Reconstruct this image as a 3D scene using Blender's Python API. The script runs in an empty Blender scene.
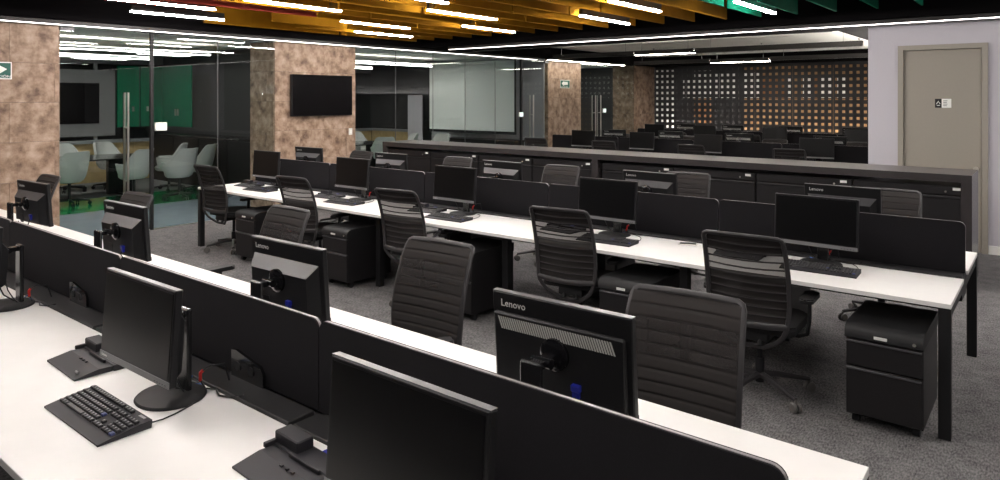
import bpy, bmesh, math, random
from mathutils import Vector, Matrix
random.seed(7)
S = bpy.context.scene
COL = S.collection
R = math.radians

# ------------------------------------------------------------------ camera, world, exposure
cam_d = bpy.data.cameras.new('camera'); cam = bpy.data.objects.new('camera', cam_d); COL.objects.link(cam)
cam_d.sensor_fit = 'HORIZONTAL'; cam_d.sensor_width = 36.0; cam_d.lens = 25.056
cam_d.shift_y = -0.142; cam_d.clip_start = 0.05; cam_d.clip_end = 200
cam.location = (0, 0, 1.855); cam.rotation_euler = (R(90), 0, R(38.59))
S.camera = cam
w = bpy.data.worlds.new('world'); S.world = w; w.use_nodes = True
w.node_tree.nodes['Background'].inputs[0].default_value = (0.05, 0.05, 0.055, 1)
w.node_tree.nodes['Background'].inputs[1].default_value = 0.3
S.view_settings.view_transform = 'Standard'; S.view_settings.look = 'None'
S.view_settings.gamma = 1.0; S.view_settings.use_curve_mapping = False
S.view_settings.exposure = 0.2
LAMP = 100.0       # linear office lamps
STRIP = 5.0      # perimeter light lines
ROOML = 22.0       # meeting room lamps
UPL = 12.0        # upward light of the far office profiles
FARL = 34.0       # far office lamps

# ------------------------------------------------------------------ materials
def newmat(name):
    m = bpy.data.materials.new(name); m.use_nodes = True
    return m, m.node_tree, m.node_tree.nodes['Principled BSDF']
def mat(name, col, rough=.5, metal=0., spec=.5, var=0., scale=40., bump=0., bscale=200.):
    m, t, b = newmat(name)
    b.inputs['Base Color'].default_value = (*col, 1); b.inputs['Roughness'].default_value = rough
    b.inputs['Metallic'].default_value = metal; b.inputs['Specular IOR Level'].default_value = spec
    if var or bump:
        tc = t.nodes.new('ShaderNodeTexCoord')
    if var:
        n = t.nodes.new('ShaderNodeTexNoise'); n.inputs['Scale'].default_value = scale; n.inputs['Detail'].default_value = 4
        t.links.new(tc.outputs['Object'], n.inputs['Vector'])
        r = t.nodes.new('ShaderNodeValToRGB')
        r.color_ramp.elements[0].position = .3; r.color_ramp.elements[1].position = .7
        r.color_ramp.elements[0].color = (*[c * (1 - var) for c in col], 1)
        r.color_ramp.elements[1].color = (*[min(1, c * (1 + var)) for c in col], 1)
        t.links.new(n.outputs['Fac'], r.inputs['Fac']); t.links.new(r.outputs['Color'], b.inputs['Base Color'])
    if bump:
        n2 = t.nodes.new('ShaderNodeTexNoise'); n2.inputs['Scale'].default_value = bscale
        t.links.new(tc.outputs['Object'], n2.inputs['Vector'])
        bp = t.nodes.new('ShaderNodeBump'); bp.inputs['Strength'].default_value = bump; bp.inputs['Distance'].default_value = .004
        t.links.new(n2.outputs['Fac'], bp.inputs['Height']); t.links.new(bp.outputs['Normal'], b.inputs['Normal'])
    return m
def emit(name, col, strength):
    m, t, b = newmat(name)
    b.inputs['Base Color'].default_value = (*col, 1)
    b.inputs['Emission Color'].default_value = (*col, 1); b.inputs['Emission Strength'].default_value = strength
    return m
def glassmat(name, tint=(.93, .96, .95), ior=1.4, rough=0.0):
    m = bpy.data.materials.new(name); m.use_nodes = True; t = m.node_tree; t.nodes.clear()
    o = t.nodes.new('ShaderNodeOutputMaterial'); mx = t.nodes.new('ShaderNodeMixShader')
    tr = t.nodes.new('ShaderNodeBsdfTransparent'); gl = t.nodes.new('ShaderNodeBsdfGlossy'); fr = t.nodes.new('ShaderNodeFresnel')
    tr.inputs[0].default_value = (*tint, 1); gl.inputs['Roughness'].default_value = rough; fr.inputs[0].default_value = ior
    ge = t.nodes.new('ShaderNodeNewGeometry'); mv = t.nodes.new('ShaderNodeMath'); mv.operation = 'MULTIPLY_ADD'
    mv.inputs[1].default_value = 1 / ior - ior; mv.inputs[2].default_value = ior
    t.links.new(ge.outputs['Backfacing'], mv.inputs[0]); t.links.new(mv.outputs[0], fr.inputs[0])
    t.links.new(fr.outputs[0], mx.inputs[0]); t.links.new(tr.outputs[0], mx.inputs[1]); t.links.new(gl.outputs[0], mx.inputs[2])
    t.links.new(mx.outputs[0], o.inputs[0])
    return m
def meshfabric(name, col, see):
    m, t, b = newmat(name)
    b.inputs['Base Color'].default_value = (*col, 1); b.inputs['Roughness'].default_value = .9
    o = t.nodes['Material Output']; mx = t.nodes.new('ShaderNodeMixShader'); tr = t.nodes.new('ShaderNodeBsdfTransparent')
    mx.inputs[0].default_value = see
    t.links.new(b.outputs[0], mx.inputs[1]); t.links.new(tr.outputs[0], mx.inputs[2]); t.links.new(mx.outputs[0], o.inputs[0])
    return m
def carpet():
    m, t, b = newmat('carpet'); b.inputs['Roughness'].default_value = .95; b.inputs['Specular IOR Level'].default_value = .1
    tc = t.nodes.new('ShaderNodeTexCoord')
    n = t.nodes.new('ShaderNodeTexNoise'); n.inputs['Scale'].default_value = 110; n.inputs['Detail'].default_value = 3
    n2 = t.nodes.new('ShaderNodeTexNoise'); n2.inputs['Scale'].default_value = 9; n2.inputs['Detail'].default_value = 4
    mp = t.nodes.new('ShaderNodeMapping'); mp.inputs['Scale'].default_value = (1, .35, 1)
    t.links.new(tc.outputs['Object'], mp.inputs[0]); t.links.new(mp.outputs[0], n.inputs['Vector']); t.links.new(tc.outputs['Object'], n2.inputs['Vector'])
    a = t.nodes.new('ShaderNodeMath'); a.operation = 'MULTIPLY_ADD'; a.inputs[1].default_value = .35
    t.links.new(n2.outputs['Fac'], a.inputs[0]); t.links.new(n.outputs['Fac'], a.inputs[2])
    r = t.nodes.new('ShaderNodeValToRGB')
    r.color_ramp.elements[0].position = .45; r.color_ramp.elements[0].color = (.062, .061, .063, 1)
    r.color_ramp.elements[1].position = .9; r.color_ramp.elements[1].color = (.232, .225, .224, 1)
    t.links.new(a.outputs[0], r.inputs['Fac']); t.links.new(r.outputs['Color'], b.inputs['Base Color'])
    bp = t.nodes.new('ShaderNodeBump'); bp.inputs['Strength'].default_value = .5; bp.inputs['Distance'].default_value = .004
    t.links.new(n.outputs['Fac'], bp.inputs['Height']); t.links.new(bp.outputs['Normal'], b.inputs['Normal'])
    return m
def tilemat():
    m, t, b = newmat('copper_tile'); b.inputs['Roughness'].default_value = .55; b.inputs['Specular IOR Level'].default_value = .3
    tc = t.nodes.new('ShaderNodeTexCoord'); oi = t.nodes.new('ShaderNodeObjectInfo')
    ad = t.nodes.new('ShaderNodeVectorMath'); ad.operation = 'MULTIPLY_ADD'
    ad.inputs[1].default_value = (1, 1, 1)
    cm = t.nodes.new('ShaderNodeCombineXYZ')
    ml = t.nodes.new('ShaderNodeMath'); ml.operation = 'MULTIPLY'; ml.inputs[1].default_value = 37
    t.links.new(oi.outputs['Random'], ml.inputs[0])
    for k in range(3): t.links.new(ml.outputs[0], cm.inputs[k])
    t.links.new(tc.outputs['Object'], ad.inputs[0]); t.links.new(cm.outputs[0], ad.inputs[2])
    n = t.nodes.new('ShaderNodeTexNoise'); n.inputs['Scale'].default_value = 6.5; n.inputs['Detail'].default_value = 7; n.inputs['Roughness'].default_value = .62
    t.links.new(ad.outputs[0], n.inputs['Vector'])
    r = t.nodes.new('ShaderNodeValToRGB'); e = r.color_ramp.elements
    e[0].position = .32; e[0].color = (.135, .085, .06, 1); e[1].position = .68; e[1].color = (.47, .355, .275, 1)
    x = e.new(.5); x.color = (.31, .215, .152, 1)
    t.links.new(n.outputs['Fac'], r.inputs['Fac']); t.links.new(r.outputs['Color'], b.inputs['Base Color'])
    return m
M = dict(
    carpet=carpet(), tile=tilemat(),
    white_top=mat('white_laminate', (.80, .785, .765), .38, spec=.4, var=.025, scale=6),
    white_edge=mat('white_edge_band', (.70, .68, .66), .5),
    black_metal=mat('black_powder_metal', (.012, .012, .013), .45, spec=.3, bump=.15, bscale=600),
    panel=mat('charcoal_panel_fabric', (.0095, .0088, .0108), .85, spec=.2, var=.12, scale=300, bump=.25, bscale=900),
    trim=mat('panel_edge_trim', (.30, .28, .28), .4, metal=.6),
    tray=mat('black_tray', (.016, .0155, .017), .5, var=.1),
    plastic=mat('black_plastic', (.014, .014, .016), .38, spec=.3),
    plastic2=mat('satin_black_plastic', (.013, .013, .014), .5, spec=.3),
    bezel=mat('monitor_bezel', (.009, .009, .010), .42, spec=.3),
    screen=mat('dark_screen', (.002, .002, .0025), .3, spec=.25),
    chin=mat('grey_bezel_edge', (.16, .16, .165), .35),
    neck=mat('neck_gloss_plastic', (.012, .012, .013), .22),
    gloss=mat('gloss_black', (.006, .006, .007), .1),
    ledge=mat('monitor_back_ledge', (.05, .05, .053), .35),
    vent=mat('vent_light', (.42, .42, .40), .45),
    logo=mat('logo_print', (.62, .62, .6), .4),
    vga=mat('blue_plug', (.008, .015, .26), .4),
    red=mat('red_plastic', (.62, .02, .015), .4),
    bluecable=mat('blue_cable', (.03, .12, .42), .4),
    key=mat('key_cap', (.02, .02, .023), .45),
    keyprint=mat('key_legend', (.30, .30, .30), .5),
    bluekey=mat('blue_key', (.05, .065, .18), .45),
    kbody=mat('keyboard_body', (.021, .020, .024), .5, spec=.35),
    chair_frame=mat('chair_frame_plastic', (.034, .032, .034), .42, spec=.4),
    chair_seat=mat('chair_seat_fabric', (.008, .008, .009), .9),
    chair_mesh=meshfabric('chair_back_mesh', (.0185, .0152, .0145), .03),
    chair_open=meshfabric('chair_open_mesh', (.0185, .0152, .0145), .17),
    chair_strip=mat('chair_flexor', (.017, .015, .016), .6, spec=.25),
    caster=mat('caster_wheel', (.10, .095, .09), .4),
    cab=mat('cabinet_lacquer', (.013, .012, .013), .42, spec=.3),
    counter=mat('counter_laminate', (.034, .030, .031), .27, var=.08, scale=8),
    countertop_sheen=mat('counter_painted_sheen', (.085, .078, .076), .36, var=.06, scale=8),
    labelw=mat('white_label', (.75, .75, .73), .5),
    chrome=mat('brushed_steel', (.62, .60, .56), .28, metal=1),
    glass=glassmat('clear_glass'),
    glassdoor=glassmat('door_glass', (.90, .93, .92)),
    orange=mat('orange_felt', (.34, .155, .008), .95, spec=.1, var=.10, scale=5),
    green=mat('green_felt', (.0, .14, .075), .95, spec=.1, var=.10, scale=5),
    redfelt=mat('red_felt', (.35, .05, .035), .95, spec=.1),
    ceil_black=mat('black_ceiling', (.005, .0045, .005), .95, spec=.05),
    ceil_white=mat('white_ceiling', (.66, .655, .62), .9, var=.02),
    lamp_body=mat('lamp_body', (.02, .018, .017), .5),
    lamp=emit('lamp_lens', (1.0, .935, .895), LAMP),
    strip=emit('light_line', (1.0, .93, .89), STRIP),
    roomlens=emit('meeting_room_lens', (1.0, .96, .91), 34.0),
    roomlamp=emit('meeting_room_lamp', (1.0, .95, .88), ROOML),
    uplight=emit('upward_light', (1.0, .94, .84), UPL),
    cove=emit('added_backlight_lens', (1.0, .93, .85), 260.0),  # lens of the lamps added behind the perforated wall
    troughfill=emit('added_trough_lens', (1.0, .94, .86), 60.0),
    fill_uplight=emit('added_uplight_lens', (1.0, .94, .86), 85.0),
    farlamp=emit('far_office_lamp', (1.0, .93, .82), FARL),
    wall_grey=mat('grey_wall_paint', (.50, .485, .53), .8, var=.01),
    wall_dark=mat('dark_wall', (.035, .034, .037), .6),
    wall_mid=mat('mid_grey_wall', (.16, .16, .165), .8),
    door=mat('taupe_door', (.30, .275, .235), .5, var=.015),
    tan=mat('tan_wood', (.46, .34, .17), .55, var=.12, scale=9),
    sill=mat('grey_sill', (.24, .25, .26), .5),
    greengloss=mat('green_panel_gloss', (.0, .16, .075), .12),
    epoxy=mat('blue_grey_epoxy', (.26, .31, .37), .12, spec=.6, var=.06, scale=4),
    greenfloor=mat('green_floor_gloss', (.0, .19, .055), .15, spec=.6),
    chair_grey=mat('light_grey_upholstery', (.42, .43, .42), .9, var=.05, scale=120),
    table_dark=mat('dark_table_top', (.03, .028, .03), .14),
    proj=mat('projection_cloth', (.72, .75, .74), .9),
    tvscreen=mat('tv_screen', (.004, .0035, .004), .25, spec=.15),
    signgreen=mat('sign_green', (.0, .10, .07), .4),
    signwhite=mat('sign_white', (.85, .86, .83), .4),
    perf=mat('perforated_metal', (.032, .032, .036), .5, var=.25, scale=3),
    amberdim=mat('dim_amber_backing', (.22, .10, .035), .6, var=.15, scale=7),
    amber=mat('amber_backing', (.27, .155, .07), .6, var=.15, scale=7),
    white=mat('white_paint', (.8, .8, .77), .6),
    switch=mat('switch_white', (.72, .71, .68), .4),
    screen_lit=emit('reader_screen', (.75, .95, .9), 1.0),
)

# ------------------------------------------------------------------ mesh helpers
class MB:
    def __init__(s): s.bm = bmesh.new()
    def box(s, x0, x1, y0, y1, z0, z1, bev=0, seg=1):
        r = bmesh.ops.create_cube(s.bm, size=1)
        for v in r['verts']:
            v.co = Vector(((x0 + x1) / 2 + v.co.x * (x1 - x0), (y0 + y1) / 2 + v.co.y * (y1 - y0), (z0 + z1) / 2 + v.co.z * (z1 - z0)))
        if bev:
            es = list({e for v in r['verts'] for e in v.link_edges})
            bmesh.ops.bevel(s.bm, geom=es, offset=bev, segments=seg, affect='EDGES', profile=.5)
        return s
    def poly(s, co, faces):
        vs = [s.bm.verts.new(c) for c in co]
        for f in faces:
            try: s.bm.faces.new([vs[i] for i in f])
            except ValueError: pass
        return s
    def prism(s, pts, axis, a, b):
        # polygon pts in the two other axes, extruded along axis from a to b
        def P(p, t):
            return {'x': (t, p[0], p[1]), 'y': (p[0], t, p[1]), 'z': (p[0], p[1], t)}[axis]
        n = len(pts)
        co = [P(p, a) for p in pts] + [P(p, b) for p in pts]
        f = [tuple(range(n - 1, -1, -1)), tuple(range(n, 2 * n))] + [(i, (i + 1) % n, n + (i + 1) % n, n + i) for i in range(n)]
        return s.poly(co, f)
    def tube(s, pts, ra, rb=None, n=8, up=(0, 0, 1), closed=False, square=False, radii=None):
        rb = rb or ra; pts = [Vector(p) for p in pts]; N = len(pts); rings = []
        u = Vector(up)
        for i, p in enumerate(pts):
            if closed: t = (pts[(i + 1) % N] - pts[i - 1]).normalized()
            else: t = (pts[min(i + 1, N - 1)] - pts[max(i - 1, 0)]).normalized()
            a = u - t * u.dot(t)
            if a.length < 1e-4: a = Vector((1, 0, 0)) - t * t.x
            a.normalize(); b = t.cross(a); u = a
            k = radii[i] if radii else 1
            ring = []
            for j in range(n):
                th = 2 * math.pi * (j + (.5 if square else 0)) / n
                q = 1.414 if square else 1
                ring.append(s.bm.verts.new(p + a * (math.cos(th) * ra * q * k) + b * (math.sin(th) * rb * q * k)))
            rings.append(ring)
        for i in range(N if closed else N - 1):
            A, B = rings[i], rings[(i + 1) % N]
            for j in range(n): s.bm.faces.new((A[j], A[(j + 1) % n], B[(j + 1) % n], B[j]))
        if not closed:
            s.bm.faces.new(rings[0][::-1]); s.bm.faces.new(rings[-1])
        return s
    def lathe(s, prof, n=20, center=(0, 0, 0), sx=1, sy=1):
        c = Vector(center); rings = []
        for r, z in prof:
            rings.append([s.bm.verts.new(c + Vector((math.cos(2 * math.pi * j / n) * r * sx, math.sin(2 * math.pi * j / n) * r * sy, z))) for j in range(n)])
        for A, B in zip(rings, rings[1:]):
            for j in range(n): s.bm.faces.new((A[j], A[(j + 1) % n], B[(j + 1) % n], B[j]))
        s.bm.faces.new(rings[0][::-1]); s.bm.faces.new(rings[-1])
        return s
    def xform(s, m):
        bmesh.ops.transform(s.bm, matrix=m, verts=s.bm.verts); return s
    def mesh(s, name, m, smooth=False):
        bmesh.ops.recalc_face_normals(s.bm, faces=s.bm.faces)
        me = bpy.data.meshes.new(name); s.bm.to_mesh(me); s.bm.free()
        me.materials.append(M[m] if isinstance(m, str) else m)
        if smooth:
            me.polygons.foreach_set('use_smooth', [True] * len(me.polygons))
            me.set_sharp_from_angle(angle=R(40))
        return me
    def build(s, name, m, parent=None, smooth=False, loc=None):
        return link(name, s.mesh(name, m, smooth), parent, loc)
def link(name, me, parent=None, loc=None):
    o = bpy.data.objects.new(name, me); COL.objects.link(o)
    if parent: o.parent = parent
    if loc: o.location = loc
    return o
def tag(o, label=None, cat=None, group=None, kind=None):
    if label: o['label'] = label
    if cat: o['category'] = cat
    if group: o['group'] = group
    if kind: o['kind'] = kind
    return o
def thing(name, label, cat, loc=(0, 0, 0), rz=0, group=None):
    o = bpy.data.objects.new(name, None); COL.objects.link(o); o.empty_display_size = .05
    o.location = loc; o.rotation_euler = (0, 0, rz)
    return tag(o, label, cat, group)
def struct_root(name, loc=(0, 0, 0)):
    o = bpy.data.objects.new(name, None); COL.objects.link(o); o.location = loc
    o['kind'] = 'structure'; return o
def struct(o): o['kind'] = 'structure'; return o
KIDS = {}
def kids(o):
    return [c for c in bpy.data.objects if c.parent == o] if o.name not in KIDS else KIDS[o.name]
def freeze(o):
    KIDS[o.name] = [c for c in bpy.data.objects if c.parent == o]
    for c in KIDS[o.name]: freeze(c)
def copy_tree(o, loc=None, rz=None, label=None, parent=None, group=None):
    c = o.copy(); COL.objects.link(c); c.parent = parent
    if loc is not None: c.location = loc
    if rz is not None: c.rotation_euler = (0, 0, rz)
    if label: c['label'] = label
    if group: c['group'] = group
    for k in KIDS.get(o.name, []): copy_tree(k, parent=c)
    return c
class Proto:
    """first call places the built thing itself, later calls place copies"""
    def __init__(s, root): s.root = root; s.used = False; freeze(root)
    def put(s, loc, rz, label, group=None):
        if not s.used:
            s.used = True; o = s.root; o.location = loc; o.rotation_euler = (0, 0, rz); o['label'] = label
            if group: o['group'] = group
            return o
        return copy_tree(s.root, loc, rz, label, None, group)
def text_mesh(body, size, m, extrude=.0004, align='LEFT'):
    cu = bpy.data.curves.new('txt', 'FONT'); cu.body = body; cu.size = size; cu.extrude = extrude; cu.align_x = align; cu.resolution_u = 2
    ob = bpy.data.objects.new('txt', cu); COL.objects.link(ob)
    dg = bpy.context.evaluated_depsgraph_get(); dg.update()
    me = bpy.data.meshes.new_from_object(ob.evaluated_get(dg))
    bpy.data.objects.remove(ob); bpy.data.curves.remove(cu)
    me.materials.clear(); me.materials.append(M[m]); me.name = 'lettering'
    return me
def rrect(x0, x1, z0, z1, r, n=5, corners='all'):
    pts = []
    for cx, cz, a0, cn in ((x1 - r, z0 + r, -90, 'b'), (x1 - r, z1 - r, 0, 't'), (x0 + r, z1 - r, 90, 't'), (x0 + r, z0 + r, 180, 'b')):
        if corners == 'top' and cn == 'b':
            pts.append((x1 if a0 == -90 else x0, z0)); continue
        for k in range(n + 1):
            a = R(a0 + 90 * k / n); pts.append((cx + r * math.cos(a), cz + r * math.sin(a)))
    return pts

# ------------------------------------------------------------------ the setting
ZT = 2.78
struct(MB().box(-9.95, 7, -6, 20.7, -.1, 0).build('floor', 'carpet'))
struct(MB().box(-12.3, -9.95, -1, 21, -.1, .0).build('floor', 'epoxy'))
struct(MB().box(-13.9, -12.3, -1, 21, -.1, .0).build('floor', 'greenfloor'))  # glossy green band across the meeting-room floor
struct(MB().box(-22, -13.9, -1, 21, -.1, .0).build('floor', 'wall_mid'))
struct(MB().box(-9.8, 7, -6, 9.7, 3.75, 3.85).build('ceiling', 'ceil_black'))
# black bulkheads around the open ceiling
struct(MB().box(-10.05, -9.72, -6, 13.75, ZT + .055, 3.85).build('ceiling', 'ceil_black'))
struct(MB().box(-9.72, 7, 9.7, 11.1, ZT + .06, 3.85).build('ceiling', 'ceil_black'))
struct(MB().box(-10.05, -1.5, 11.0, 20.7, 3.10, 3.2).build('ceiling', 'ceil_white'))
struct(MB().box(-9.72, -2.5, 19.5, 20.7, 2.84, 3.10).build('ceiling', 'ceil_black'))
struct(MB().box(-2.5, -1.5, 11.1, 20.7, 2.84, 3.10).build('ceiling', 'ceil_black'))
struct(MB().box(-10.05, -9.72, 13.75, 20.7, 2.84, 3.10).build('ceiling', 'ceil_black'))
struct(MB().box(-22, -10.05, -1, 21, 2.86, 3.0).build('ceiling', 'ceil_white'))

def tiled(name, faces, box):
    """a clad column: core box and separate tiles standing proud of it"""
    root = struct_root(name)
    core = MB().box(*box).build('core', 'wall_dark', root)
    for (axis, pos, sgn, u0, u1, z0, z1) in faces:
        th = .49; row = 0; z = z1
        while z > z0 + .01:
            zb = max(z0, z - th); wid = .98; off = .0 if row % 2 == 0 else -.49
            u = u0 + off
            while u < u1 - .005:
                a, b = max(u, u0), min(u + wid, u1)
                if b - a > .02:
                    g = .0015; cu, cz = (a + b) / 2, (z + zb) / 2
                    du, dz = (b - a) / 2 - g, (z - zb) / 2 - g
                    mb = MB()
                    dep = .012 + .002 * random.random()
                    if axis == 'x': mb.box(-.0, dep * sgn, -du, du, -dz, dz); loc = (pos, cu, cz)
                    else: mb.box(-du, du, 0, dep * sgn, -dz, dz); loc = (cu, pos, cz)
                    mb.build('tile', 'tile', root, loc=loc)
                u += wid
            z = zb; row += 1
    return root
# left wall columns (plane X = -9.95)
tiled('wall_left', [('x', -9.965, 1, -2.0, 3.435, 0, ZT), ('y', 3.435, 1, -10.55, -9.965, 0, ZT)], (-10.55, -9.966, -2.0, 3.434, 0, ZT))
tiled('wall_left', [('x', -9.965, 1, 6.583, 8.255, 0, ZT), ('y', 6.583, -1, -10.65, -9.965, 0, ZT)], (-10.65, -9.966, 6.584, 8.254, 0, ZT))
tiled('wall_left', [('x', -9.965, 1, 14.41, 15.95, 0, 2.84), ('y', 14.41, -1, -10.6, -9.965, 0, 2.84), ('y', 15.95, 1, -10.6, -9.965, 0, 2.84)], (-10.6, -9.966, 14.411, 15.949, 0, 2.84))
tiled('wall_left', [('x', -9.965, 1, 18.96, 20.33, 0, 2.84), ('y', 18.96, -1, -10.67, -9.965, 0, 2.84)], (-10.67, -9.966, 18.961, 20.33, 0, 2.84))
# door wall and unseen enclosing walls
struct(MB().box(-1.91, -1.56, 10.1, 10.3, 0, 2.84).build('wall_right', 'wall_grey'))
struct(MB().box(-1.56, -.63, 10.1, 10.3, 2.51, 2.84).build('wall_right', 'wall_grey'))
struct(MB().box(-.63, 7, 10.1, 10.3, 0, 2.84).build('wall_right', 'wall_grey'))
struct(MB().box(-1.91, -1.71, 10.3, 20.6, 0, 2.84).build('wall_right', 'wall_dark'))
struct(MB().box(7, 7.2, -6, 10.3, 0, 3.85).build('wall_right', 'wall_mid'))
struct(MB().box(-10.2, 7.2, -6.2, -6, 0, 3.85).build('wall_front', 'wall_mid'))
struct(MB().box(-10.2, -9.966, -6, -2.0, 0, 3.85).build('wall_left', 'wall_mid'))
struct(MB().box(-.62, 6.98, 10.075, 10.1, 0, .1).build('baseboard_right', 'white'))
struct(MB().box(-1.905, -1.57, 10.075, 10.1, 0, .1).build('baseboard_right', 'white'))
# taupe door
d = struct_root('door_1')
MB().box(-1.50, -.69, 10.10, 10.16, .005, 2.45).build('door_leaf', 'door', d)
fr = MB(); fr.box(-1.565, -1.505, 10.06, 10.2, 0, 2.515); fr.box(-.685, -.625, 10.06, 10.2, 0, 2.515); fr.box(-1.505, -.685, 10.06, 10.2, 2.455, 2.515)
fr.build('door_frame', 'door', d)
kb = MB(); kb.lathe([(.0, 0), (.028, .0), (.028, .008), (.012, .012), (.012, .035), (.026, .045), (.030, .06), (.022, .075), (.0, .078)], 16)
kb.xform(Matrix.Translation((-.745, 10.1, 1.0)) @ Matrix.Rotation(R(90), 4, 'X')); kb.build('door_knob', 'chrome', d, smooth=True)
sg = thing('door_sign', 'small black and white sign plate on the taupe door', 'sign', (-1.08, 10.1, 1.79))
MB().box(-.085, -.015, -.008, 0, -.055, .055).build('black_plate', 'plastic', sg)
MB().box(-.015, .085, -.006, 0, -.055, .055).build('white_plate', 'signwhite', sg)
ln = MB()
for k in range(4): ln.box(.0, .045 - .006 * (k % 2), -.0075, -.006, .03 - .02 * k - .004, .03 - .02 * k + .004)
ln.build('text_lines', 'chin', sg)
gl = MB(); gl.tube([(-.07, -.009, -.01), (-.05, -.009, .025), (-.03, -.009, -.01)], .004, n=4); gl.box(-.066, -.034, -.0095, -.008, -.03, -.022); gl.build('pictogram', 'signwhite', sg)

# ------------------------------------------------------------------ glass fronts on the left
GX0, GX1 = -9.956, -9.944
def panes(name, ys, zt, gap=.002):
    root = struct_root(name)
    for a, b in zip(ys, ys[1:]):
        MB().box(GX0, GX1, a + gap, b - gap, .01, zt - .015).build('pane', 'glass', root)
        if b != ys[-1]: MB().box(GX0 - .002, GX1 + .002, b - gap, b + gap, .01, zt - .015).build('joint_seal', 'chin', root)
    MB().box(-9.97, -9.93, ys[0], ys[-1], zt - .015, zt + .0).build('head_channel', 'black_metal', root)
    MB().box(-9.965, -9.935, ys[0], ys[-1], 0, .012).build('floor_channel', 'chrome', root)
    return root
def glass_door(name, y0, y1, zt, yh, side):
    root = struct_root(name)
    MB().box(GX0, GX1, y0 + .006, y1 - .006, .015, zt - .02).build('pane', 'glassdoor', root)
    for sx in (-.055, .055):
        b = MB(); b.tube([(-9.95 + sx, yh, .52), (-9.95 + sx, yh, 1.93)], .016, n=12); 
        b.build('door_pull', 'chrome', root, smooth=True)
    st = MB()
    for z in (.72, 1.45): st.tube([(-10.005, yh, z), (-9.895, yh, z)], .011, n=8)
    st.build('pull_bolt', 'chrome', root, smooth=True)
    pt = MB(); ye = y1 if side > 0 else y0
    pt.box(-9.97, -9.93, min(ye, ye - side * .16), max(ye, ye - side * .16), 0, .05); pt.box(-9.97, -9.93, min(ye, ye - side * .16), max(ye, ye - side * .16), zt - .055, zt - .002)
    pt.build('patch_fitting', 'ledge', root)
    return root
glass_door('door_2', 3.445, 4.371, ZT, 4.26, -1)
panes('window_1', [4.371, 4.575], ZT)
struct(MB().box(-9.975, -9.925, 4.58, 4.62, 0, ZT).build('trim_1', 'black_metal'))
panes('window_2', [4.62, 5.59, 6.575], ZT)
panes('window_3', [8.26, 9.24, 10.27, 11.26, 12.29, 13.25], ZT)
struct(MB().box(-9.975, -9.925, 13.25, 13.30, 0, ZT).build('trim_2', 'black_metal'))
glass_door('door_3', 13.30, 14.40, ZT, 13.70, 1)
glass_door('door_4', 15.96, 16.75, 2.83, 16.62, -1)
glass_door('door_5', 16.76, 17.6, 2.83, 16.90, 1)
panes('window_4', [17.62, 18.955], 2.83)
def reader(y, z, label):
    t = thing('access_reader', label, 'card reader', (-9.944, y, z))
    MB().box(0, .03, -.085, .085, -.06, .06, .006).build('case', 'switch', t)
    MB().box(.03, .032, -.065, .065, -.04, .045).build('display', 'screen_lit', t)
reader(4.72, 1.45, 'small lit access reader beside the glass door of the left meeting room')
reader(13.24, 1.46, 'small access reader on the black post right of the projection screen')
reader(17.15, 1.50, 'small access reader on the brown glass door at the back')

# ------------------------------------------------------------------ meeting rooms behind the glass
FX = -16.5
def far_window(name, y0, y1):
    struct(MB().box(FX - .2, FX, y0, y1, 0, .86).build('wall_far', 'wall_mid'))
    struct(MB().box(FX - .2, FX, y0, y1, 2.62, 2.86).build('wall_far', 'wall_mid'))
    root = struct_root(name)
    n = max(2, round((y1 - y0) / 1.55)); s = (y1 - y0) / n
    for k in range(n):
        MB().box(FX - .02, FX - .008, y0 + k * s + .02, y0 + (k + 1) * s - .02, .94, 2.6).build('pane', 'glass', root)
        MB().box(FX - .04, FX + .02, y0 + k * s - .03, y0 + k * s + .03, .92, 2.62).build('mullion', 'sill', root)
    MB().box(FX - .05, FX + .12, y0, y1, .86, .93).build('window_sill', 'sill', root)
    MB().box(FX, FX + .02, y0, y1, 0, .86).build('wood_dado', 'tan', root)
    return root
far_window('window_5', -1.0, 7.9)
far_window('window_6', 8.2, 14.3)
struct(MB().box(-17.6, -17.4, -1, 21, 0, 2.86).build('wall_far', 'wall_dark'))
struct(MB().box(FX - 1, -10.65, 7.9, 8.2, 0, 2.86).build('wall_left', 'wall_dark'))
struct(MB().box(-13.95, -10.05, 14.35, 14.45, 0, 2.86).build('wall_left', 'wall_grey'))
struct(MB().box(FX - 1, -13.95, 14.35, 14.45, 0, 2.86).build('wall_left', 'wall_dark'))
struct(MB().box(FX, -14.62, 14.33, 14.35, 0, .86).build('trim_3', 'tan'))
struct(MB().box(FX, -14.62, 14.25, 14.35, .86, .93).build('trim_4', 'sill'))
struct(MB().box(FX - 1, -10.05, -1.2, -1.0, 0, 2.86).build('wall_left', 'wall_dark'))
struct(MB().box(-14.5, -9.98, 20.33, 20.45, 0, 2.86).build('wall_left', 'wall_dark'))
struct(MB().box(-14.5, -14.3, 14.45, 20.5, 0, 2.86).build('wall_far', 'wall_dark'))
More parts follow.
